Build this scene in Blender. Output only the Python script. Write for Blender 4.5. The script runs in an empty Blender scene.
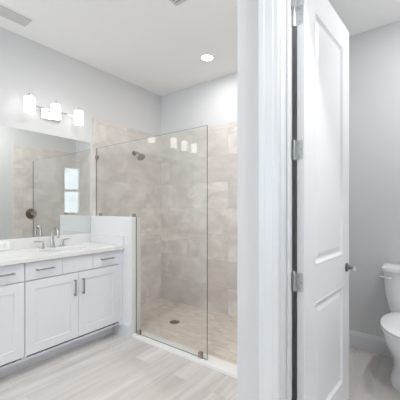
import bpy, bmesh, math
from mathutils import Vector, Matrix

# ------------------------------------------------------------------ camera
scn = bpy.context.scene
C = scn.collection
CAM_H = 1.22
cam_d = bpy.data.cameras.new('camera')
cam = bpy.data.objects.new('camera', cam_d)
C.objects.link(cam)
cam.location = (0, 0, CAM_H)
cam.rotation_euler = (math.radians(90), 0, math.atan2(220, 294))
cam_d.sensor_width = 36
cam_d.lens = 36 * 294 / 400
cam_d.shift_y = 8 / 400
cam_d.clip_start = 0.02
scn.camera = cam

# ------------------------------------------------------------------ world, light, exposure
world = bpy.data.worlds.new('world')
scn.world = world
world.use_nodes = True
bg = world.node_tree.nodes['Background']
bg.inputs['Color'].default_value = (0.80, 0.91, 1.0, 1)
bg.inputs['Strength'].default_value = 3.2

def area(name, loc, rot, sx, sy, power, color=(1, 1, 1), shape='RECTANGLE', spread=180):
    l = bpy.data.lights.new(name, 'AREA')
    l.shape = shape
    l.size = sx
    if shape == 'RECTANGLE':
        l.size_y = sy
    l.energy = power
    l.color = color
    l.spread = math.radians(spread)
    o = bpy.data.objects.new(name, l)
    C.objects.link(o)
    o.location = loc
    o.rotation_euler = rot
    return o

# fill lamp at an unseen rear window, added to light the room (the small side window is lit by the sky alone)
area('added_rear_window_fill', (-1.9, -2.16, 1.45), (math.radians(90), 0, 0), 1.3, 1.4, 7, (0.90, 0.96, 1.0))
CAN_SPOTS = [(-1.72, 2.42, 3.3), (0.42, 2.2, 8), (-1.25, 1.3, 10.5), (-1.25, -0.5, 7), (0.35, 0.95, 13)]  # shower and toilet-room lamps first, then unseen ones added for brightness
for cx, cy, cp in CAN_SPOTS:
    area('can_lamp', (cx, cy, 2.727), (0, 0, 0), 0.10, 0.10, cp, (1.0, 0.98, 0.965), 'DISK')

scn.view_settings.view_transform = 'Standard'
scn.view_settings.look = 'None'
scn.view_settings.gamma = 1
scn.view_settings.use_curve_mapping = False
scn.view_settings.exposure = 0.54
try:
    scn.cycles.max_bounces = 16
    scn.cycles.diffuse_bounces = 8
    scn.cycles.glossy_bounces = 8
    scn.cycles.transparent_max_bounces = 16
    scn.cycles.sample_clamp_indirect = 6
except Exception:
    pass

# ------------------------------------------------------------------ materials
def srgb(r, g, b):
    def f(c):
        c /= 255
        return c / 12.92 if c <= 0.04045 else ((c + 0.055) / 1.055) ** 2.4
    return (f(r), f(g), f(b), 1)

def mat(name, col, rough=0.5, metal=0.0, bump=0.0, bscale=200, spec=0.5):
    m = bpy.data.materials.new(name)
    m.use_nodes = True
    nt = m.node_tree
    b = nt.nodes['Principled BSDF']
    b.inputs['Base Color'].default_value = col
    b.inputs['Roughness'].default_value = rough
    b.inputs['Metallic'].default_value = metal
    b.inputs['Specular IOR Level'].default_value = spec
    tc = nt.nodes.new('ShaderNodeTexCoord')
    nz = nt.nodes.new('ShaderNodeTexNoise')
    nz.inputs['Scale'].default_value = bscale
    nz.inputs['Detail'].default_value = 2
    nt.links.new(tc.outputs['Object'], nz.inputs['Vector'])
    if bump:
        bp = nt.nodes.new('ShaderNodeBump')
        bp.inputs['Strength'].default_value = bump
        bp.inputs['Distance'].default_value = 0.002
        nt.links.new(nz.outputs['Fac'], bp.inputs['Height'])
        nt.links.new(bp.outputs['Normal'], b.inputs['Normal'])
    return m

def emis(name, col, s):
    m = bpy.data.materials.new(name)
    m.use_nodes = True
    b = m.node_tree.nodes['Principled BSDF']
    b.inputs['Base Color'].default_value = (0.9, 0.9, 0.9, 1)
    b.inputs['Emission Color'].default_value = col
    b.inputs['Emission Strength'].default_value = s
    b.inputs['Roughness'].default_value = 0.3
    return m

def glass(name, tint, f0=0.05):
    m = bpy.data.materials.new(name)
    m.use_nodes = True
    nt = m.node_tree
    for n in list(nt.nodes):
        nt.nodes.remove(n)
    out = nt.nodes.new('ShaderNodeOutputMaterial')
    mix = nt.nodes.new('ShaderNodeMixShader')
    tr = nt.nodes.new('ShaderNodeBsdfTransparent')
    gl = nt.nodes.new('ShaderNodeBsdfGlossy')
    tr.inputs['Color'].default_value = tint
    gl.inputs['Roughness'].default_value = 0.0
    ge = nt.nodes.new('ShaderNodeNewGeometry')
    dot = nt.nodes.new('ShaderNodeVectorMath'); dot.operation = 'DOT_PRODUCT'
    ab = nt.nodes.new('ShaderNodeMath'); ab.operation = 'ABSOLUTE'
    om = nt.nodes.new('ShaderNodeMath'); om.operation = 'SUBTRACT'; om.inputs[0].default_value = 1
    pw = nt.nodes.new('ShaderNodeMath'); pw.operation = 'POWER'; pw.inputs[1].default_value = 4.2
    ml = nt.nodes.new('ShaderNodeMath'); ml.operation = 'MULTIPLY_ADD'
    ml.inputs[1].default_value = 1 - f0; ml.inputs[2].default_value = f0
    L = nt.links.new
    L(ge.outputs['Incoming'], dot.inputs[0]); L(ge.outputs['Normal'], dot.inputs[1])
    L(dot.outputs['Value'], ab.inputs[0]); L(ab.outputs[0], om.inputs[1]); L(om.outputs[0], pw.inputs[0])
    L(pw.outputs[0], ml.inputs[0]); L(ml.outputs[0], mix.inputs['Fac'])
    L(tr.outputs[0], mix.inputs[1]); L(gl.outputs[0], mix.inputs[2])
    L(mix.outputs[0], out.inputs['Surface'])
    return m

def tiled(name, ua, va, bw, rh, offset, mortar, c1, c2, cm, vein, rough=0.35, vscale=(1.5, 5), org=(0, 0), bump=0.3, vfac=0.6, fine=0.0):
    """brick-laid tile; ua / va are the world axes along the courses and across them"""
    m = bpy.data.materials.new(name)
    m.use_nodes = True
    nt = m.node_tree
    L = nt.links.new
    b = nt.nodes['Principled BSDF']
    b.inputs['Roughness'].default_value = rough
    tc = nt.nodes.new('ShaderNodeTexCoord')
    sep = nt.nodes.new('ShaderNodeSeparateXYZ')
    L(tc.outputs['Object'], sep.inputs[0])
    cb = nt.nodes.new('ShaderNodeCombineXYZ')
    for k, (ax, o) in enumerate(((ua, org[0]), (va, org[1]))):
        ad = nt.nodes.new('ShaderNodeMath'); ad.operation = 'ADD'; ad.inputs[1].default_value = o
        L(sep.outputs['XYZ'.index(ax)], ad.inputs[0])
        L(ad.outputs[0], cb.inputs[k])
    br = nt.nodes.new('ShaderNodeTexBrick')
    br.offset = offset
    br.inputs['Scale'].default_value = 1
    br.inputs['Brick Width'].default_value = bw
    br.inputs['Row Height'].default_value = rh
    br.inputs['Mortar Size'].default_value = mortar
    br.inputs['Mortar Smooth'].default_value = 0.2
    br.inputs['Color1'].default_value = (0, 0, 0, 1)
    br.inputs['Color2'].default_value = (1, 1, 1, 1)
    br.inputs['Mortar'].default_value = (0.5, 0.5, 0.5, 1)
    L(cb.outputs[0], br.inputs['Vector'])
    # shift the veining per tile so it breaks at the joints
    mp = nt.nodes.new('ShaderNodeVectorMath'); mp.operation = 'MULTIPLY'
    mp.inputs[1].default_value = (vscale[0], vscale[1], 1)
    L(cb.outputs[0], mp.inputs[0])
    sc = nt.nodes.new('ShaderNodeVectorMath'); sc.operation = 'SCALE'; sc.inputs['Scale'].default_value = 17
    L(br.outputs['Color'], sc.inputs[0])
    ad = nt.nodes.new('ShaderNodeVectorMath'); ad.operation = 'ADD'
    L(mp.outputs[0], ad.inputs[0]); L(sc.outputs[0], ad.inputs[1])
    nz = nt.nodes.new('ShaderNodeTexNoise')
    nz.inputs['Scale'].default_value = 1; nz.inputs['Detail'].default_value = 6
    nz.inputs['Roughness'].default_value = 0.55; nz.inputs['Distortion'].default_value = 0.35
    L(ad.outputs[0], nz.inputs['Vector'])
    rp = nt.nodes.new('ShaderNodeValToRGB')
    rp.color_ramp.elements[0].position = 0.34
    rp.color_ramp.elements[1].position = 0.66
    L(nz.outputs['Fac'], rp.inputs['Fac'])
    base = nt.nodes.new('ShaderNodeMix'); base.data_type = 'RGBA'
    base.inputs['A'].default_value = c1; base.inputs['B'].default_value = c2
    L(br.outputs['Color'], base.inputs['Factor'])
    v = nt.nodes.new('ShaderNodeMix'); v.data_type = 'RGBA'
    vm = nt.nodes.new('ShaderNodeMath'); vm.operation = 'MULTIPLY'; vm.inputs[1].default_value = vfac
    L(rp.outputs['Color'], vm.inputs[0]); L(vm.outputs[0], v.inputs['Factor'])
    L(base.outputs['Result'], v.inputs['A']); v.inputs['B'].default_value = vein
    f = nt.nodes.new('ShaderNodeMix'); f.data_type = 'RGBA'
    L(br.outputs['Fac'], f.inputs['Factor'])
    L(v.outputs['Result'], f.inputs['A']); f.inputs['B'].default_value = cm
    L(f.outputs['Result'], b.inputs['Base Color'])
    bp = nt.nodes.new('ShaderNodeBump'); bp.invert = True
    bp.inputs['Strength'].default_value = bump; bp.inputs['Distance'].default_value = 0.001
    L(br.outputs['Fac'], bp.inputs['Height']); L(bp.outputs['Normal'], b.inputs['Normal'])
    return m

def veined(name, c1, c2, rough):
    m = mat(name, c1, rough)
    nt = m.node_tree
    b = nt.nodes['Principled BSDF']
    nz = [n for n in nt.nodes if n.type == 'TEX_NOISE'][0]
    nz.inputs['Scale'].default_value = 4; nz.inputs['Detail'].default_value = 6; nz.inputs['Distortion'].default_value = 1.5
    mx = nt.nodes.new('ShaderNodeMix'); mx.data_type = 'RGBA'
    mx.inputs['A'].default_value = c1; mx.inputs['B'].default_value = c2
    nt.links.new(nz.outputs['Fac'], mx.inputs['Factor'])
    nt.links.new(mx.outputs['Result'], b.inputs['Base Color'])
    return m

M = {}
M['wall'] = mat('grey_wall_paint', srgb(216, 217, 218), 0.7, bump=0.05)
M['half'] = mat('white_wall_paint', srgb(230, 230, 230), 0.55)
M['curb'] = mat('white_marble_curb', srgb(243, 242, 240), 0.25)
M['clip'] = mat('warm_nickel_clip', (0.48, 0.42, 0.37, 1), 0.35, 1.0)
M['ceil'] = mat('ceiling_paint', srgb(241, 241, 240), 0.85, bump=0.05)
M['trim'] = mat('white_semigloss_trim', srgb(223, 226, 229), 0.36)
M['door'] = mat('white_door_paint', srgb(234, 236, 239), 0.3)
M['cab'] = mat('white_cabinet_lacquer', srgb(226, 229, 235), 0.38)
M['quartz'] = veined('white_quartz', srgb(231, 231, 231), srgb(222, 222, 222), 0.22)
M['porcelain'] = mat('white_porcelain', srgb(238, 239, 241), 0.12)
M['chrome'] = mat('chrome', (0.86, 0.86, 0.87, 1), 0.12, 1.0)
M['nickel'] = mat('brushed_nickel', (0.52, 0.51, 0.49, 1), 0.28, 1.0)
M['pull'] = mat('satin_nickel_pull', (0.42, 0.42, 0.43, 1), 0.36, 1.0)
M['bronze'] = mat('aged_nickel', (0.27, 0.22, 0.17, 1), 0.32, 1.0)
M['hinge'] = mat('satin_steel_hinge', (0.62, 0.64, 0.65, 1), 0.42, 1.0)
M['gunmetal'] = mat('dark_satin_nickel', (0.20, 0.20, 0.21, 1), 0.3, 1.0)
M['mirror'] = mat('mirror_silver', (0.79, 0.81, 0.80, 1), 0.0, 1.0)
M['glass'] = glass('clear_shower_glass', (0.994, 0.998, 0.993, 1), 0.095)
M['glass_edge'] = mat('polished_glass_edge', srgb(118, 132, 125), 0.15)
M['pane'] = glass('window_glass', (0.97, 0.98, 0.98, 1), 0.04)
M['shade'] = emis('lit_opal_glass', (1.0, 0.97, 0.93, 1), 1.5)
M['lens'] = emis('lit_lamp_lens', (1.0, 0.97, 0.93, 1), 8)
M['vent'] = mat('grey_vent_metal', srgb(205, 205, 205), 0.5)
M['vent_dark'] = mat('vent_cavity', srgb(95, 95, 95), 0.8)
M['plate'] = mat('white_plastic', srgb(240, 240, 240), 0.35)
M['slot'] = mat('grey_plastic_insert', srgb(226, 226, 225), 0.4)
M['dark'] = mat('dark_gap', srgb(60, 60, 60), 0.8)
TC = dict(c1=srgb(242, 236, 231), c2=srgb(218, 212, 207), cm=srgb(202, 197, 192), vein=srgb(199, 193, 188), vfac=0.75, vscale=(5, 7))
M['tile_x'] = tiled('stone_tile_side', 'Y', 'Z', 0.6, 0.305, 0.5, 0.002, org=(0.1, 0.0), **TC)
M['tile_y'] = tiled('stone_tile_back', 'X', 'Z', 0.6, 0.305, 0.5, 0.002, org=(0.25, 0.0), **TC)
M['mosaic'] = tiled('stone_mosaic', 'X', 'Y', 0.10, 0.05, 0.5, 0.0022, srgb(232, 223, 212), srgb(216, 207, 196),
                    srgb(228, 220, 210), srgb(190, 180, 169), vscale=(6, 14), vfac=0.5)
M['planks'] = tiled('wood_look_plank', 'Y', 'X', 1.2, 0.18, 0.37, 0.0016, srgb(230, 225, 222), srgb(204, 198, 194),
                    srgb(194, 189, 185), srgb(190, 184, 179), rough=0.4, vscale=(1.6, 18), vfac=0.8, org=(0.35, 0.07))

# ------------------------------------------------------------------ mesh helpers
def new():
    return bmesh.new()

def box(bm, x0, x1, y0, y1, z0, z1):
    vs = [bm.verts.new((x, y, z)) for x in (x0, x1) for y in (y0, y1) for z in (z0, z1)]
    for q in ((0, 1, 3, 2), (4, 6, 7, 5), (0, 4, 5, 1), (2, 3, 7, 6), (0, 2, 6, 4), (1, 5, 7, 3)):
        bm.faces.new([vs[i] for i in q])
    return vs

def tube(bm, p0, p1, r0, r1=None, n=24, cap=True):
    p0, p1 = Vector(p0), Vector(p1)
    r1 = r0 if r1 is None else r1
    ax = (p1 - p0).normalized()
    u = ax.orthogonal().normalized(); w = ax.cross(u)
    a = []; c = []
    for k in range(n):
        t = 2 * math.pi * k / n
        dv = u * math.cos(t) + w * math.sin(t)
        a.append(bm.verts.new(p0 + dv * r0)); c.append(bm.verts.new(p1 + dv * r1))
    for k in range(n):
        bm.faces.new((a[k], a[(k + 1) % n], c[(k + 1) % n], c[k]))
    if cap:
        bm.faces.new(a[::-1]); bm.faces.new(c)

def lathe(bm, base, ax, prof, n=28, cap0=True, cap1=True):
    base = Vector(base); ax = Vector(ax).normalized()
    u = ax.orthogonal().normalized(); w = ax.cross(u)
    rings = []
    for h, r in prof:
        rings.append([bm.verts.new(base + ax * h + (u * math.cos(2 * math.pi * k / n) + w * math.sin(2 * math.pi * k / n)) * r) for k in range(n)])
    for a, c in zip(rings, rings[1:]):
        for k in range(n):
            bm.faces.new((a[k], a[(k + 1) % n], c[(k + 1) % n], c[k]))
    if cap0: bm.faces.new(rings[0][::-1])
    if cap1: bm.faces.new(rings[-1])

def sweep(bm, pts, r, n=14):
    pts = [Vector(p) for p in pts]
    rs = r if isinstance(r, (list, tuple)) else [r] * len(pts)
    t0 = (pts[1] - pts[0]).normalized(); u = t0.orthogonal().normalized()
    rings = []
    for i, p in enumerate(pts):
        t = (pts[min(i + 1, len(pts) - 1)] - pts[max(i - 1, 0)]).normalized()
        u = (u - t * u.dot(t)).normalized(); w = t.cross(u)
        rings.append([bm.verts.new(p + (u * math.cos(2 * math.pi * k / n) + w * math.sin(2 * math.pi * k / n)) * rs[i]) for k in range(n)])
    for a, c in zip(rings, rings[1:]):
        for k in range(n):
            bm.faces.new((a[k], a[(k + 1) % n], c[(k + 1) % n], c[k]))
    bm.faces.new(rings[0][::-1]); bm.faces.new(rings[-1])

def loft(bm, secs, n=48, cap0=True, cap1=True):
    """secs: (z, cx, cy, half_x, half_y, exponent)"""
    rings = []
    for z, cx, cy, a, b, e in secs:
        ring = []
        for k in range(n):
            t = 2 * math.pi * k / n
            c, s = math.cos(t), math.sin(t)
            ring.append(bm.verts.new((cx + a * math.copysign(abs(c) ** (2 / e), c), cy + b * math.copysign(abs(s) ** (2 / e), s), z)))
        rings.append(ring)
    for a, c in zip(rings, rings[1:]):
        for k in range(n):
            bm.faces.new((a[k], a[(k + 1) % n], c[(k + 1) % n], c[k]))
    if cap0: bm.faces.new(rings[0][::-1])
    if cap1: bm.faces.new(rings[-1])

def slab(bm, o, U, V, N, w, h, t, panels, prof):
    """a board w x h, thickness t behind the face at o; panels (u0,u1,v0,v1) sunk with prof [(inset, depth)...]"""
    o, U, V, N = Vector(o), Vector(U), Vector(V), Vector(N)
    P = lambda u, v, d=0: bm.verts.new(o + U * u + V * v - N * d)
    us = sorted({0, w} | {p[0] for p in panels} | {p[1] for p in panels})
    vs = sorted({0, h} | {p[2] for p in panels} | {p[3] for p in panels})
    for a, b in zip(us, us[1:]):
        for c, d in zip(vs, vs[1:]):
            if any(p[0] <= a and b <= p[1] and p[2] <= c and d <= p[3] for p in panels):
                continue
            bm.faces.new((P(a, c), P(b, c), P(b, d), P(a, d)))
    for u0, u1, v0, v1 in panels:
        prev = [P(u0, v0), P(u1, v0), P(u1, v1), P(u0, v1)]
        for ins, dep in prof:
            cur = [P(u0 + ins, v0 + ins, dep), P(u1 - ins, v0 + ins, dep), P(u1 - ins, v1 - ins, dep), P(u0 + ins, v1 - ins, dep)]
            for k in range(4):
                bm.faces.new((prev[k], prev[(k + 1) % 4], cur[(k + 1) % 4], cur[k]))
            prev = cur
        bm.faces.new(prev)
    f = [(0, 0), (w, 0), (w, h), (0, h)]
    for k in range(4):
        a, b = f[k], f[(k + 1) % 4]
        bm.faces.new((P(*b), P(*a), P(*a, t), P(*b, t)))
    bm.faces.new([P(*q, t) for q in f[::-1]])
    bmesh.ops.remove_doubles(bm, verts=bm.verts, dist=1e-5)

def prism_yz(bm, pts, x0, x1):
    a = [bm.verts.new((x0, y, z)) for y, z in pts]; b = [bm.verts.new((x1, y, z)) for y, z in pts]
    bm.faces.new(a); bm.faces.new(b[::-1])
    for k in range(len(pts)):
        bm.faces.new((a[k], b[k], b[(k + 1) % len(pts)], a[(k + 1) % len(pts)]))

def prism_xz(bm, pts, y0, y1):
    a = [bm.verts.new((x, y0, z)) for x, z in pts]; b = [bm.verts.new((x, y1, z)) for x, z in pts]
    bm.faces.new(a); bm.faces.new(b[::-1])
    for k in range(len(pts)):
        bm.faces.new((a[k], b[k], b[(k + 1) % len(pts)], a[(k + 1) % len(pts)]))

def obj(name, bm, material, parent=None, bevel=0.0, smooth=False, seg=2):
    bmesh.ops.recalc_face_normals(bm, faces=bm.faces)
    me = bpy.data.meshes.new(name)
    if smooth:
        for f in bm.faces: f.smooth = True
        for e in bm.edges:
            if len(e.link_faces) == 2 and e.calc_face_angle(0) > math.radians(38):
                e.smooth = False
    bm.to_mesh(me); bm.free()
    o = bpy.data.objects.new(name, me)
    C.objects.link(o)
    for m in (material if isinstance(material, list) else [material]):
        me.materials.append(m)
    if parent:
        o.parent = parent
        root = parent
        off = Vector(parent.location)
        while root.parent:
            root = root.parent; off += root.location
        me.transform(Matrix.Translation(-off))
    if bevel:
        b = o.modifiers.new('bevel', 'BEVEL')
        b.width = bevel; b.segments = seg; b.limit_method = 'ANGLE'; b.angle_limit = math.radians(40)
    return o

def tag(o, label, cat, group=None):
    o['label'] = label; o['category'] = cat
    if group: o['group'] = group
    return o

def thing(name, label, cat, loc, group=None):
    o = bpy.data.objects.new(name, None)
    o.empty_display_size = 0.1
    C.objects.link(o)
    o.location = loc
    return tag(o, label, cat, group)

def struct(name, bm, m, parent=None, bevel=0.0):
    o = obj(name, bm, m, parent, bevel)
    if not parent: o['kind'] = 'structure'
    return o

def bx(name, m, parent, *d, bevel=0.0, st=False):
    bm = new(); box(bm, *d)
    return (struct if st else obj)(name, bm, m, parent, bevel)

def copy_tree(o, parent=None):
    c = o.copy()
    C.objects.link(c)
    if parent: c.parent = parent
    for ch in list(o.children):
        copy_tree(ch, c)
    return c

# ------------------------------------------------------------------ room shell
XL, YB, HC = -2.815, 2.88, 2.74
XR, YF = 1.70, -2.20
YD = 1.22                      # face of the wall that holds the toilet-room door
YD2 = 1.36
X0, X1 = -0.692, -0.56          # partition between shower and toilet room
HW0, HW1, HWX, HWZ = 1.815, 1.93, -2.164, 1.135

S = dict(st=True)
bx('floor', M['planks'], None, XL - 0.12, XR + 0.12, YF - 0.12, YB + 0.12, -0.1, 0, **S)
bx('ceiling', M['ceil'], None, XL - 0.12, XR + 0.12, YF - 0.12, YB + 0.12, HC, HC + 0.1, **S)
bx('wall_left', M['wall'], None, XL - 0.12, XL, YF - 0.12, YB + 0.12, 0, HC, **S)
bx('wall_back', M['wall'], None, XL, XR + 0.12, YB, YB + 0.12, 0, HC, **S)
# side wall with its window opening
WY0, WY1, WZ0, WZ1 = -0.67, -0.20, 1.06, 2.30
bm = new()
box(bm, XR, XR + 0.12, YF - 0.12, WY0, 0, HC); box(bm, XR, XR + 0.12, WY1, YB, 0, HC)
box(bm, XR, XR + 0.12, WY0, WY1, 0, WZ0); box(bm, XR, XR + 0.12, WY0, WY1, WZ1, HC)
struct('wall_right', bm, M['wall'])
RX0, RX1, RZ0, RZ1 = -2.6, -1.2, 0.75, 2.25  # opening for the added rear window
bm = new()
box(bm, XL, RX0, YF - 0.12, YF, 0, HC); box(bm, RX1, XR, YF - 0.12, YF, 0, HC)
box(bm, RX0, RX1, YF - 0.12, YF, 0, RZ0); box(bm, RX0, RX1, YF - 0.12, YF, RZ1, HC)
struct('wall_front', bm, M['wall'])
bx('wall_partition', M['wall'], None, X0, X1, YD, YB, 0, HC, **S)
DW = 0.735                     # clear opening
JX = -0.479
bm = new()
box(bm, X1, JX - 0.018, YD, YD2, 0, HC)
box(bm, JX + DW + 0.018, XR, YD, YD2, 0, HC)
box(bm, JX - 0.018, JX + DW + 0.018, YD, YD2, 2.375, HC)
struct('wall_doorway', bm, M['wall'])
bx('wall_toilet', M['wall'], None, 0.62, 0.74, YD2, YB, 0, HC, **S)
bx('wall_half', M['half'], None, XL, HWX, HW0, HW1, 0, HWZ, bevel=0.004, **S)

def window(n, fn, a0, a1, z0, z1):
    """sash window; fn(a0,a1,d0,d1,z0,z1) maps along/depth/height to box bounds"""
    bm = new(); f = 0.035
    for q in ((a0, a0 + f, z0, z1), (a1 - f, a1, z0, z1), (a0 + f, a1 - f, z0, z0 + f), (a0 + f, a1 - f, z1 - f, z1)):
        box(bm, *fn(q[0], q[1], 0.0, 0.07, q[2], q[3]))
    zm = (z0 + z1) / 2
    box(bm, *fn(a0 + f, a1 - f, 0.015, 0.055, zm - 0.03, zm + 0.03))
    w = struct('window_%d' % n, bm, M['trim'])
    for za, zb in ((z0 + f, zm - 0.03), (zm + 0.03, z1 - f)):
        bm = new(); box(bm, *fn(a0 + f, a1 - f, 0.032, 0.038, za, zb))
        obj('pane', bm, M['pane'], w)
    return w
window(1, lambda a, b, d0, d1, z0, z1: (XR + 0.02 + d0, XR + 0.02 + d1, a, b, z0, z1), WY0, WY1, WZ0, WZ1)
window(2, lambda a, b, d0, d1, z0, z1: (a, b, YF - 0.02 - d1, YF - 0.02 - d0, z0, z1), RX0, RX1, RZ0, RZ1)  # unseen window, added behind the camera as a soft light source

# shower cladding, pan and curb
TZ = 2.185
bm = new(); prism_yz(bm, [(1.836, HWZ), (1.836, TZ), (YB, TZ), (YB, 0), (HW1, 0), (HW1, HWZ)], XL, XL + 0.01)
struct('wall_shower_left', bm, M['tile_x'])
bx('wall_shower_back', M['tile_y'], None, XL + 0.01, X0 - 0.01, YB - 0.01, YB, 0, TZ, **S)
bx('wall_shower_right', M['tile_x'], None, X0 - 0.01, X0, 1.865, YB - 0.01, 0, TZ, **S)
bx('wall_shower_low', M['tile_y'], None, XL + 0.01, HWX, HW1, HW1 + 0.01, 0, HWZ, **S)
bx('floor_shower', M['mosaic'], None, XL + 0.01, X0 - 0.01, HW1, YB - 0.01, 0, 0.006, **S)
bx('trim_1', M['curb'], None, HWX, X0 - 0.01, 1.832, 1.952, 0, 0.03, bevel=0.003, **S)

# casing, jamb, stop round the toilet-room door
def casing(n, x_in, sgn):
    # profile across the casing: inner edge -> outer edge
    pr = [(0, 0), (0, 0.011), (0.006, 0.013), (0.022, 0.013), (0.026, 0.016), (0.060, 0.017), (0.066, 0.020), (0.086, 0.020), (0.09, 0.016), (0.09, 0)]
    bm = new()
    a = [bm.verts.new((x_in + sgn * u, YD - d, 0)) for u, d in pr]
    b = [bm.verts.new((x_in + sgn * u, YD - d, 2.44)) for u, d in pr]
    bm.faces.new(a); bm.faces.new(b[::-1])
    for k in range(len(pr)):
        bm.faces.new((a[k], b[k], b[(k + 1) % len(pr)], a[(k + 1) % len(pr)]))
    return struct('trim_%d' % n, bm, M['trim'])
casing(2, JX - 0.006, -1)
casing(3, JX + DW + 0.006, 1)
bx('trim_4', M['trim'], None, JX - 0.006, JX + DW + 0.006, YD - 0.018, YD, 2.362, 2.44, bevel=0.003, **S)
bm = new()                      # jamb lining with its door stop
box(bm, JX - 0.018, JX, YD, YD2, 0, 2.357); box(bm, JX + DW, JX + DW + 0.018, YD, YD2, 0, 2.357)
box(bm, JX - 0.018, JX + DW + 0.018, YD, YD2, 2.357, 2.375)
box(bm, JX, JX + 0.010, YD + 0.06, YD + 0.095, 0, 2.347); box(bm, JX + DW - 0.010, JX + DW, YD + 0.06, YD + 0.095, 0, 2.347)
box(bm, JX, JX + DW, YD + 0.06, YD + 0.095, 2.347, 2.357)
struct('trim_5', bm, M['trim'], bevel=0.002)

# baseboards
def base(name, pts_fn, a0, a1):
    pr = [(0, 0), (0.014, 0), (0.014, 0.113), (0.010, 0.126), (0.006, 0.137), (0, 0.139)]
    bm = new()
    a = [bm.verts.new(pts_fn(a0, d, z)) for d, z in pr]; b = [bm.verts.new(pts_fn(a1, d, z)) for d, z in pr]
    bm.faces.new(a); bm.faces.new(b[::-1])
    for k in range(len(pr)):
        bm.faces.new((a[k], b[k], b[(k + 1) % len(pr)], a[(k + 1) % len(pr)]))
    return struct(name, bm, M['trim'])
base('baseboard_back', lambda a, d, z: (a, YB - d, z), X1, 0.62)
base('baseboard_left', lambda a, d, z: (X1 + d, a, z), YD2, YB - 0.014)
base('baseboard_half', lambda a, d, z: (a, HW0 - d, z), -2.414, HWX)
base('baseboard_right', lambda a, d, z: (X0 - d, a, z), YD, 1.832)

# ------------------------------------------------------------------ toilet-room door
th = math.radians(5.2)
c1 = Vector((-0.424, 1.365, 0)); U = Vector((math.sin(th), math.cos(th), 0)); E = Vector((math.cos(th), -math.sin(th), 0))
DWID, DZ0, DZ1 = 0.70, 0.012, 2.337
bm = new()
prof = [(0.003, -0.0015), (0.010, -0.0015), (0.022, 0.010), (0.032, 0.011), (0.058, 0.003)]
slab(bm, c1 + Vector((0, 0, DZ0)), U, Vector((0, 0, 1)), E, DWID, DZ1 - DZ0, 0.035,
     [(0.125, 0.575, 0.935 - DZ0, 2.19 - DZ0), (0.125, 0.575, 0.165 - DZ0, 0.755 - DZ0)], prof)
door = struct('door_1', bm, M['door'], bevel=0.0015)
# lever handle
hp = c1 + U * (DWID - 0.06) + Vector((0, 0, 0.853))
bm = new(); lathe(bm, hp, E, [(0, 0.027), (0.006, 0.027), (0.010, 0.022), (0.010, 0.011), (0.045, 0.010)])
knob = obj('lever_handle', bm, M['gunmetal'], door, smooth=True)
bm = new()
lv = [hp + E * 0.043, hp + E * 0.05 + U * -0.004, hp + E * 0.054 - U * 0.02, hp + E * 0.056 - U * 0.05, hp + E * 0.057 - U * 0.08]
sweep(bm, lv, [0.009, 0.010, 0.009, 0.008, 0.007])
obj('lever', bm, M['hinge'], knob, smooth=True)
for zc in (2.113, 1.489, 0.875, 0.25):
    o_ = c1 - E * 0.035
    bm = new()
    # leaf with rounded free corners, let into the door edge
    pts = []
    w_, h_, r_ = 0.029, 0.0445, 0.010
    pts += [(-0.013, -h_), (w_ - r_, -h_)]
    pts += [(w_ - r_ + r_ * math.sin(t), -h_ + r_ - r_ * math.cos(t)) for t in [math.pi / 12 * k for k in range(1, 7)]]
    pts += [(w_ - r_ + r_ * math.cos(t), h_ - r_ + r_ * math.sin(t)) for t in [math.pi / 12 * k for k in range(0, 7)]]
    pts += [(-0.013, h_)]
    f_ = [bm.verts.new(o_ + E * a - U * 0.0018 + Vector((0, 0, zc + b))) for a, b in pts]
    g_ = [bm.verts.new(o_ + E * a + U * 0.0005 + Vector((0, 0, zc + b))) for a, b in pts]
    bm.faces.new(f_); bm.faces.new(g_[::-1])
    for k in range(len(pts)):
        bm.faces.new((f_[k], g_[k], g_[(k + 1) % len(pts)], f_[(k + 1) % len(pts)]))
    hg = obj('hinge', bm, M['hinge'], door)
    bm = new()
    pin = o_ - E * 0.013 - U * 0.003
    for k in range(5):
        za = zc - 0.0445 + k * 0.0178
        tube(bm, pin + Vector((0, 0, za + 0.0004)), pin + Vector((0, 0, za + 0.0174)), 0.0068, n=16)
    lathe(bm, pin + Vector((0, 0, zc + 0.0445)), (0, 0, 1), [(0, 0.0045), (0.003, 0.006), (0.006, 0.004)], n=14)
    obj('knuckle', bm, M['hinge'], hg, smooth=True)
    bm = new()
    for a, b in ((0.011, 0.030), (0.021, 0.0), (0.011, -0.030)):
        q = o_ + E * a - U * 0.0018 + Vector((0, 0, zc + b))
        lathe(bm, q, -U, [(0, 0.0038), (0.0008, 0.003)], n=12)
    obj('screw', bm, M['pull'], hg, smooth=True)
    # leaf fixed to the jamb
    bm = new(); box(bm, JX - 0.0005, JX + 0.0015, YD2 - 0.034, YD2, zc - 0.0445, zc + 0.0445)
    obj('jamb_leaf', bm, M['hinge'], hg)

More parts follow.
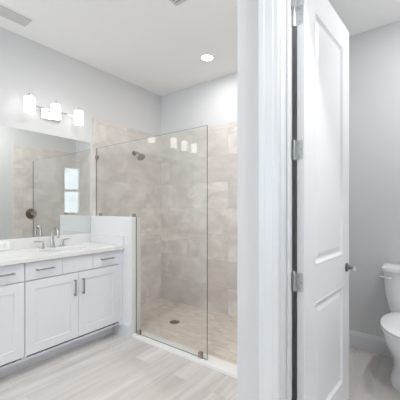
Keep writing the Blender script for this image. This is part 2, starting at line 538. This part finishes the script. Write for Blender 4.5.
# ------------------------------------------------------------------ vanity
FX, BXK = -2.28, XL + 0.002     # cabinet face and back
CT0, CT1 = 0.828, 0.860
SHAKER = [(0.001, 0.0055)]
def front(o, y0, y1, z0, z1, name, rail=0.055):
    bm = new()
    slab(bm, (FX, y0, z0), (0, 1, 0), (0, 0, 1), (1, 0, 0), y1 - y0, z1 - z0, 0.019,
         [(rail, y1 - y0 - rail, rail, z1 - z0 - rail)] if rail else [], SHAKER)
    return obj(name, bm, M['cab'], o, bevel=0.0012)
def pull(parent, a, b):
    a, b = Vector(a), Vector(b)
    d = (b - a).normalized()
    bm = new()
    X = Vector((0.028, 0, 0))
    n_ = d.cross(Vector((1, 0, 0)))
    def bar(p, q, hw):
        ax = (q - p).normalized(); s = n_ if abs(ax.dot(n_)) < 0.5 else d
        t_ = ax.cross(s)
        vs = [[bm.verts.new(e + s * i * hw + t_ * j * hw) for i, j in ((-1, -1), (1, -1), (1, 1), (-1, 1))] for e in (p, q)]
        for k in range(4):
            bm.faces.new((vs[0][k], vs[0][(k + 1) % 4], vs[1][(k + 1) % 4], vs[1][k]))
        bm.faces.new(vs[0][::-1]); bm.faces.new(vs[1])
    bar(a + X, b + X, 0.0052)
    for p in (a + d * 0.008, b - d * 0.008):
        bar(p, p + X, 0.0045)
    return obj('handle', bm, M['pull'], parent, bevel=0.0012)
def carcass(o, y0, y1):
    bm = new()
    x0, x1 = BXK, FX - 0.020
    box(bm, x0, x1, y0, y0 + 0.018, 0.11, CT0); box(bm, x0, x1, y1 - 0.018, y1, 0.11, CT0)
    box(bm, x0, x1, y0 + 0.018, y1 - 0.018, 0.11, 0.128)
    box(bm, x0, x0 + 0.006, y0 + 0.018, y1 - 0.018, 0.128, CT0)
    # face frame
    box(bm, x1 - 0.019, x1, y0 + 0.018, y1 - 0.018, CT0 - 0.04, CT0)
    box(bm, x1 - 0.019, x1, y0 + 0.018, y1 - 0.018, 0.67, 0.70)
    obj('body', bm, M['cab'], o, bevel=0.001)
    bm = new(); box(bm, x0, -2.427, y0, y1, 0.0, 0.11); box(bm, -2.427, -2.415, y0, y1, 0.0, 0.10)
    obj('toe_kick', bm, M['cab'], o)
DB0, DB1, DT0, DT1 = 0.148, 0.686, 0.692, 0.822
def sink_base(y0, y1, yb, label):
    """double-door base under a basin; fronts span y0..y1, carcass runs to yb"""
    o = thing('sink_base_cabinet', label, 'cabinet', (FX - 0.25, (y0 + y1) / 2, 0))
    carcass(o, y0 - 0.001, yb)
    w = y1 - y0; a = y0 + w / 3; b = y0 + 2 * w / 3; m = (y0 + y1) / 2
    for p, q, hd in ((y0, a - 0.003, 1), (a, b - 0.003, 0), (b, y1, 1)):
        f = front(o, p, q, DT0, DT1, 'drawer' if hd else 'false_front', 0)
        if hd: pull(f, (FX, (p + q) / 2 - 0.066, 0.763), (FX, (p + q) / 2 + 0.066, 0.763))
    if yb - y1 > 0.02:
        bm = new(); box(bm, FX - 0.020, FX - 0.001, y1 + 0.003, yb, DB0 - 0.038, CT0)
        obj('filler_strip', bm, M['cab'], o)
    d1 = front(o, y0, m - 0.0015, DB0, DB1, 'door', 0.068)
    pull(d1, (FX, m - 0.038, 0.50), (FX, m - 0.038, 0.632))
    d2 = front(o, m + 0.0015, y1, DB0, DB1, 'door', 0.068)
    pull(d2, (FX, m + 0.036, 0.50), (FX, m + 0.036, 0.632))
    return o
sink_base(0.944, 1.768, 1.813, 'white two-door shaker vanity cabinet under the faucet, against the half wall')
sink_base(0.114, 0.938, 0.941, 'white vanity cabinet cut off by the left edge of the photo, beside the two-door cabinet')

# countertop with the basin cut-out
SKX, SKY, SA, SB = -2.52, 1.356, 0.145, 0.20
SKY2 = 0.526
ct = thing('countertop', 'white quartz vanity countertop with low backsplash below the mirror', 'countertop', (-2.53, 1.2, CT0))
bm = new()
cx0, cx1 = XL, -2.255
N = 64
def holed(cy0, cy1, SKY):
    """one half of the worktop with its oval cut-out"""
    def rect_pt(t):
        c, s = math.cos(t), math.sin(t)
        best = 1e9
        if c > 1e-9: best = min(best, (cx1 - SKX) / c)
        if c < -1e-9: best = min(best, (cx0 - SKX) / c)
        if s > 1e-9: best = min(best, (cy1 - SKY) / s)
        if s < -1e-9: best = min(best, (cy0 - SKY) / s)
        return (SKX + c * best, SKY + s * best)
    angs = [2 * math.pi * k / N for k in range(N)] + [math.atan2(y - SKY, x - SKX) % (2 * math.pi) for x in (cx0, cx1) for y in (cy0, cy1)]
    angs = sorted(set(angs))
    rings = {}
    for z in (CT0, CT1):
        rings[z] = ([bm.verts.new((*rect_pt(t), z)) for t in angs], [bm.verts.new((SKX + SA * math.cos(t), SKY + SB * math.sin(t), z)) for t in angs])
    n = len(angs)
    (o0, i0), (o1, i1) = rings[CT0], rings[CT1]
    for k in range(n):
        j = (k + 1) % n
        bm.faces.new((o1[k], o1[j], i1[j], i1[k])); bm.faces.new((o0[k], i0[k], i0[j], o0[j]))
        if abs((o0[k].co.y + o0[j].co.y) / 2 - CTM) > 1e-4:      # no wall where the halves meet
            bm.faces.new((o0[k], o0[j], o1[j], o1[k]))
        bm.faces.new((i0[k], i1[k], i1[j], i0[j]))
CTM = 0.941
cy0 = 0.10
holed(CTM, 1.815, SKY)
holed(cy0, CTM, SKY2)
bmesh.ops.remove_doubles(bm, verts=bm.verts, dist=1e-5)
obj('slab', bm, M['quartz'], ct, bevel=0.002)
bx('backsplash', M['quartz'], ct, XL + 0.0005, XL + 0.02, cy0, 1.795, CT1, 0.955, bevel=0.0015)
bx('side_splash', M['quartz'], ct, XL + 0.0005, -2.257, 1.795, 1.8145, CT1, 0.955, bevel=0.0015)

bm = new()
prf = []
for k in range(9):
    t = math.pi / 2 * k / 8
    prf.append((CT0 - 0.135 * math.sin(t), 0.25 + 0.75 * math.cos(t) ** 0.6))
secs = [(CT0 - 0.001, SKX, SKY, SA + 0.015, SB + 0.015, 2)] + [(CT0 - 0.001 if k == 0 else z, SKX, SKY, SA * s, SB * s, 2) for k, (z, s) in enumerate(prf)]
loft(bm, secs, cap0=False)
sk = obj('undermount_sink', bm, M['porcelain'], smooth=True)
tag(sk, 'white oval undermount basin set in the quartz countertop', 'sink')
bm = new(); lathe(bm, (SKX, SKY, CT0 - 0.134), (0, 0, 1), [(0, 0.022), (0.003, 0.022), (0.004, 0.018)])
obj('drain_stopper', bm, M['chrome'], sk, smooth=True)

sk2 = copy_tree(sk)
sk2.location.y = SKY2 - SKY
sk2['label'] = 'second oval basin in the countertop, left of the photo frame'
# faucet
fx, fy = -2.70, 1.349
fc = thing('faucet', 'brushed nickel widespread gooseneck faucet with two lever handles', 'faucet', (fx, fy, CT1))
bm = new(); lathe(bm, (fx, fy, CT1), (0, 0, 1), [(0, 0.026), (0.006, 0.026), (0.012, 0.019), (0.05, 0.0165), (0.075, 0.0125)])
pts = [(fx, fy, CT1 + 0.07), (fx, fy, CT1 + 0.125)]
R_ = 0.052
for k in range(1, 14):
    t = math.pi * k / 13 * 1.06
    pts.append((fx + R_ - R_ * math.cos(t), fy, CT1 + 0.125 + R_ * math.sin(t)))
pts.append((pts[-1][0] - 0.003, fy, pts[-1][2] - 0.022))
sweep(bm, pts, [0.0125] * 2 + [0.0115] * 13 + [0.012])
obj('spout', bm, M['nickel'], fc, smooth=True)
for s in (-1, 1):
    hy = fy + s * 0.092
    bm = new(); lathe(bm, (fx, hy, CT1), (0, 0, 1), [(0, 0.024), (0.006, 0.024), (0.012, 0.018), (0.045, 0.015), (0.058, 0.012), (0.066, 0.006)])
    sweep(bm, [(fx, hy, CT1 + 0.058), (fx, hy + s * 0.03, CT1 + 0.064), (fx, hy + s * 0.07, CT1 + 0.067)], [0.008, 0.0075, 0.006])
    obj('lever_handle', bm, M['nickel'], fc, smooth=True)

fc2 = copy_tree(fc)
fc2.location.y += SKY2 - SKY
fc2['label'] = 'second nickel gooseneck faucet, left of the photo frame'
# outlet lying sideways in the backsplash
o = bx('wall_outlet', M['plate'], None, XL + 0.02, XL + 0.025, 0.915, 1.03, 0.868, 0.942, bevel=0.002)
tag(o, 'white horizontal outlet plate on the backsplash at the left edge', 'outlet')
for yy in (0.952, 0.993):
    bm = new(); box(bm, XL + 0.025, XL + 0.0265, yy - 0.015, yy + 0.015, 0.888, 0.922)
    obj('socket', bm, M['slot'], o, bevel=0.001)

# mirror
o = bx('vanity_mirror', M['mirror'], None, XL + 0.0005, XL + 0.006, 0.15, 1.80, 0.956, 1.914)
tag(o, 'large frameless rectangular mirror above the vanity countertop', 'mirror')

# vanity light
def sconce(yc, label):
    o = thing('vanity_light', label, 'light fixture', (XL, yc, 2.10), None)
    bx('backplate', M['chrome'], o, XL, XL + 0.022, yc - 0.09, yc + 0.09, 2.05, 2.145, bevel=0.003)
    bm = new()
    xs = -2.70
    zb = 2.135
    tube(bm, (-2.762, yc - 0.229, zb), (-2.762, yc + 0.229, zb), 0.0075, n=16)
    tube(bm, (XL + 0.02, yc, zb - 0.01), (-2.762, yc, zb), 0.010, n=16)
    obj('bar', bm, M['chrome'], o, smooth=True)
    for k in (-1, 0, 1):
        y = yc + k * 0.228
        bm = new()
        lathe(bm, (xs, y, 2.046), (0, 0, 1), [(0.0, 0.039), (0.0, 0.042), (0.124, 0.042), (0.129, 0.040), (0.129, 0.02)], n=36, cap0=True)
        sh = obj('lamp_shade', bm, M['shade'], o, smooth=True)
        bm = new()
        lathe(bm, (xs, y, 2.177), (0, 0, 1), [(0, 0.021), (0.014, 0.021), (0.018, 0.016), (0.030, 0.008), (0.040, 0.007), (0.044, 0.003)], n=20)
        obj('finial', bm, M['chrome'], sh, smooth=True)
        bm = new()
        sweep(bm, [(-2.762, y, zb), (-2.750, y, 2.172), (-2.735, y, 2.183), (xs - 0.015, y, 2.185)], 0.006, n=12)
        obj('socket_arm', bm, M['chrome'], o, smooth=True)
    return o
s1 = sconce(1.380, 'three-shade chrome vanity light on the wall above the mirror, beside the shower')
s2 = copy_tree(s1)
s2.location.y = 0.515
s2['label'] = 'second three-shade vanity light further left, seen only reflected in the shower glass'

# ------------------------------------------------------------------ shower fittings
GY0, GY1, GX, GZ = 1.870, 1.880, -1.332, 1.866
bm = new()
prism_xz(bm, [(XL + 0.012, HWZ + 0.004), (XL + 0.012, GZ), (GX, GZ), (GX, 0.033), (HWX + 0.006, 0.033), (HWX + 0.006, HWZ + 0.004)], GY0, GY1)
bmesh.ops.recalc_face_normals(bm, faces=bm.faces)
for f_ in bm.faces:
    f_.material_index = 0 if abs(f_.normal.y) > 0.5 else 1
sg = obj('shower_screen', bm, [M['glass'], M['glass_edge']])
tag(sg, 'clear frameless glass shower screen standing on the white curb and half wall', 'shower screen')
def clip(x, z0, z1, w=0.040):
    bm = new()
    box(bm, x - w / 2, x + w / 2, GY0 - 0.009, GY0 - 0.0005, z0, z1); box(bm, x - w / 2, x + w / 2, GY1 + 0.0005, GY1 + 0.009, z0, z1)
    obj('glass_clip', bm, M['clip'], sg, bevel=0.0015)
clip(-2.115, 0.030, 0.070, 0.03)
clip(-1.398, 0.030, 0.075, 0.034)
clip(XL + 0.09, HWZ, HWZ + 0.032, 0.022)
clip(-2.19, HWZ, HWZ + 0.032, 0.022)
bm = new()
box(bm, XL + 0.010, XL + 0.038, GY0 - 0.009, GY0 - 0.0005, 1.745, 1.785); box(bm, XL + 0.010, XL + 0.038, GY1 + 0.0005, GY1 + 0.009, 1.745, 1.785)
obj('glass_clip', bm, M['clip'], sg, bevel=0.0015)

sh = thing('wall_shower', 'brushed nickel shower head on a short arm high on the tiled shower wall', 'shower head', (XL + 0.01, 2.40, 1.89))
bm = new(); lathe(bm, (XL + 0.010, 2.40, 1.89), (1, 0, 0), [(0, 0.03), (0.006, 0.029), (0.010, 0.018), (0.011, 0.010)])
obj('flange', bm, M['bronze'], sh, smooth=True)
bm = new(); sweep(bm, [(XL + 0.015, 2.40, 1.89), (XL + 0.06, 2.40, 1.895), (XL + 0.09, 2.40, 1.885), (XL + 0.115, 2.40, 1.862)], 0.010)
obj('arm', bm, M['nickel'], sh, smooth=True)
bm = new(); lathe(bm, (XL + 0.108, 2.40, 1.869), (0.62, 0, -0.78), [(0, 0.013), (0.015, 0.016), (0.03, 0.026), (0.042, 0.048), (0.056, 0.050), (0.060, 0.046)])
obj('head', bm, M['nickel'], sh, smooth=True)

vx, vy, vz = X0 - 0.01, 2.12, 1.13
sv = thing('shower_valve', 'dark round shower valve trim on the tiled wall, seen in the mirror', 'valve', (vx, vy, vz))
bm = new(); lathe(bm, (vx, vy, vz), (-1, 0, 0), [(0, 0.083), (0.004, 0.083), (0.010, 0.074), (0.012, 0.04)], n=40)
obj('escutcheon', bm, M['bronze'], sv, smooth=True)
bm = new(); lathe(bm, (vx - 0.010, vy, vz), (-1, 0, 0), [(0, 0.032), (0.03, 0.028), (0.045, 0.024), (0.048, 0.018)])
sweep(bm, [(vx - 0.045, vy, vz), (vx - 0.048, vy + 0.02, vz - 0.02), (vx - 0.046, vy + 0.045, vz - 0.045)], [0.010, 0.009, 0.007])
obj('valve_handle', bm, M['nickel'], sv, smooth=True)

dr = thing('shower_drain', 'round bronze drain cover in the mosaic shower floor', 'drain', (-2.09, 2.342, 0.006))
bm = new(); lathe(bm, (-2.09, 2.342, 0.006), (0, 0, 1), [(0, 0.055), (0.003, 0.055), (0.0045, 0.050)], n=36)
obj('rim', bm, M['bronze'], dr, smooth=True)
bm = new()
for k in range(-4, 5):
    w = math.sqrt(max(0.044 ** 2 - (k * 0.0095) ** 2, 1e-5))
    box(bm, -2.09 - w, -2.09 + w, 2.342 + k * 0.0095 - 0.002, 2.342 + k * 0.0095 + 0.002, 0.0104, 0.0112)
obj('grate', bm, M['dark'], dr)

# ------------------------------------------------------------------ ceiling fittings
def can(x, y, label):
    o = thing('recessed_light', label, 'ceiling light', (x, y, HC), 'recessed ceiling lights')
    bm = new(); lathe(bm, (x, y, HC), (0, 0, -1), [(0, 0.072), (0.003, 0.071), (0.005, 0.066), (0.005, 0.056), (0.003, 0.056)], n=40, cap0=False, cap1=False)
    obj('trim_ring', bm, M['plate'], o, smooth=True)
    bm = new(); lathe(bm, (x, y, HC - 0.001), (0, 0, -1), [(0, 0.056), (0.004, 0.054)], n=40)
    obj('lens', bm, M['lens'], o, smooth=True)
    return o
cn = can(*CAN_SPOTS[0][:2], 'lit round recessed ceiling light over the shower')
for (x, y, _), w in zip(CAN_SPOTS[1:], ('in the toilet room', 'added in front of the vanity', 'added at the rear of the room', 'added before the toilet-room door')):  # all but the toilet-room one are added, unseen fixtures
    c = copy_tree(cn)
    c.location = (x, y, HC)
    c['label'] = 'lit round recessed ceiling light ' + w + ', outside the photo'

vn = thing('ceiling_vent', 'long grey louvred air vent in the ceiling at the upper left corner', 'vent', (-2.575, 0.89, HC), None)
vx0, vx1, vy0, vy1 = -2.645, -2.508, 0.68, 1.09
bm = new()
m_ = 0.028
for q in ((vx0 - m_, vx0, vy0 - m_, vy1 + m_), (vx1, vx1 + m_, vy0 - m_, vy1 + m_), (vx0, vx1, vy0 - m_, vy0), (vx0, vx1, vy1, vy1 + m_)):
    box(bm, *q, HC - 0.006, HC)
obj('frame', bm, M['ceil'], vn, bevel=0.002)
bx('backing', M['vent_dark'], vn, vx0, vx1, vy0, vy1, HC - 0.002, HC)
for k in range(5):
    x = vx0 + 0.008 + k * (vx1 - vx0 - 0.008) / 5
    bm = new()
    vs = [bm.verts.new(p) for p in ((x, vy0, HC - 0.010), (x + 0.017, vy0, HC - 0.004), (x + 0.017, vy1, HC - 0.004), (x, vy1, HC - 0.010))]
    ws = [bm.verts.new(v.co + Vector((0.001, 0, 0.0015))) for v in vs]
    bm.faces.new(vs); bm.faces.new(ws[::-1])
    for i in range(4):
        bm.faces.new((vs[i], ws[i], ws[(i + 1) % 4], vs[(i + 1) % 4]))
    obj('louvre', bm, M['vent'], vn)

ef = thing('exhaust_fan', 'square grey exhaust fan grille in the ceiling at the top edge', 'exhaust fan', (-1.313, 1.508, HC))
ex0, ex1, ey0, ey1 = -1.463, -1.163, 1.36, 1.658
bm = new()
loft(bm, [(HC, (ex0 + ex1) / 2, (ey0 + ey1) / 2, 0.15, 0.149, 24), (HC - 0.008, (ex0 + ex1) / 2, (ey0 + ey1) / 2, 0.15, 0.149, 24), (HC - 0.018, (ex0 + ex1) / 2, (ey0 + ey1) / 2, 0.135, 0.134, 24)], n=64)
obj('cover', bm, M['vent'], ef)
for k in range(9):
    bm = new(); yy = ey0 + 0.045 + k * 0.026
    box(bm, ex0 + 0.03, ex1 - 0.03, yy - 0.003, yy + 0.003, HC - 0.0188, HC - 0.0178)
    obj('slot', bm, M['vent_dark'], ef)

# ------------------------------------------------------------------ toilet
tx = -0.022
tl = thing('toilet', 'white two-piece toilet against the back wall, seen past the open door', 'toilet', (tx, 2.5, 0))
bm = new()
loft(bm, [(0.0, tx, 2.56, 0.150, 0.235, 2.6), (0.012, tx, 2.56, 0.152, 0.238, 2.6), (0.03, tx, 2.56, 0.146, 0.232, 2.6),
          (0.12, tx, 2.555, 0.130, 0.235, 2.5), (0.20, tx, 2.545, 0.140, 0.255, 2.4), (0.26, tx, 2.53, 0.168, 0.29, 2.3),
          (0.32, tx, 2.515, 0.188, 0.325, 2.3), (0.365, tx, 2.51, 0.192, 0.345, 2.3), (0.395, tx, 2.51, 0.196, 0.350, 2.3),
          (0.403, tx, 2.51, 0.184, 0.344, 2.3)])
obj('bowl', bm, M['porcelain'], tl, smooth=True)
bm = new()
loft(bm, [(0.403, tx, 2.425, 0.193, 0.275, 2.2), (0.408, tx, 2.425, 0.200, 0.282, 2.2), (0.418, tx, 2.425, 0.200, 0.282, 2.2), (0.422, tx, 2.425, 0.189, 0.271, 2.2)])
obj('seat', bm, M['porcelain'], tl, smooth=True)
bm = new()
loft(bm, [(0.4235, tx, 2.425, 0.193, 0.275, 2.2), (0.427, tx, 2.425, 0.199, 0.281, 2.2), (0.436, tx, 2.425, 0.199, 0.281, 2.2), (0.444, tx, 2.425, 0.176, 0.256, 2.2), (0.450, tx, 2.425, 0.12, 0.18, 2.2)])
obj('lid', bm, M['porcelain'], tl, smooth=True)
bm = new()
loft(bm, [(0.395, tx, 2.77, 0.155, 0.085, 5), (0.45, tx, 2.77, 0.180, 0.088, 5), (0.55, tx, 2.77, 0.198, 0.090, 6), (0.725, tx, 2.77, 0.211, 0.096, 6)])
tk = obj('tank', bm, M['porcelain'], tl, smooth=True)
bm = new()
loft(bm, [(0.725, tx, 2.765, 0.218, 0.102, 7), (0.730, tx, 2.765, 0.223, 0.106, 7), (0.755, tx, 2.765, 0.223, 0.106, 7), (0.766, tx, 2.765, 0.214, 0.098, 7), (0.770, tx, 2.765, 0.19, 0.08, 7)])
obj('tank_lid', bm, M['porcelain'], tl, smooth=True)
bm = new()
lathe(bm, (tx - 0.155, 2.678, 0.685), (0, -1, 0), [(0, 0.014), (0.008, 0.014), (0.014, 0.009)], n=18)
sweep(bm, [(tx - 0.155, 2.664, 0.685), (tx - 0.185, 2.661, 0.687), (tx - 0.228, 2.661, 0.690)], [0.008, 0.0075, 0.006])
obj('flush_lever', bm, M['chrome'], tk, smooth=True)
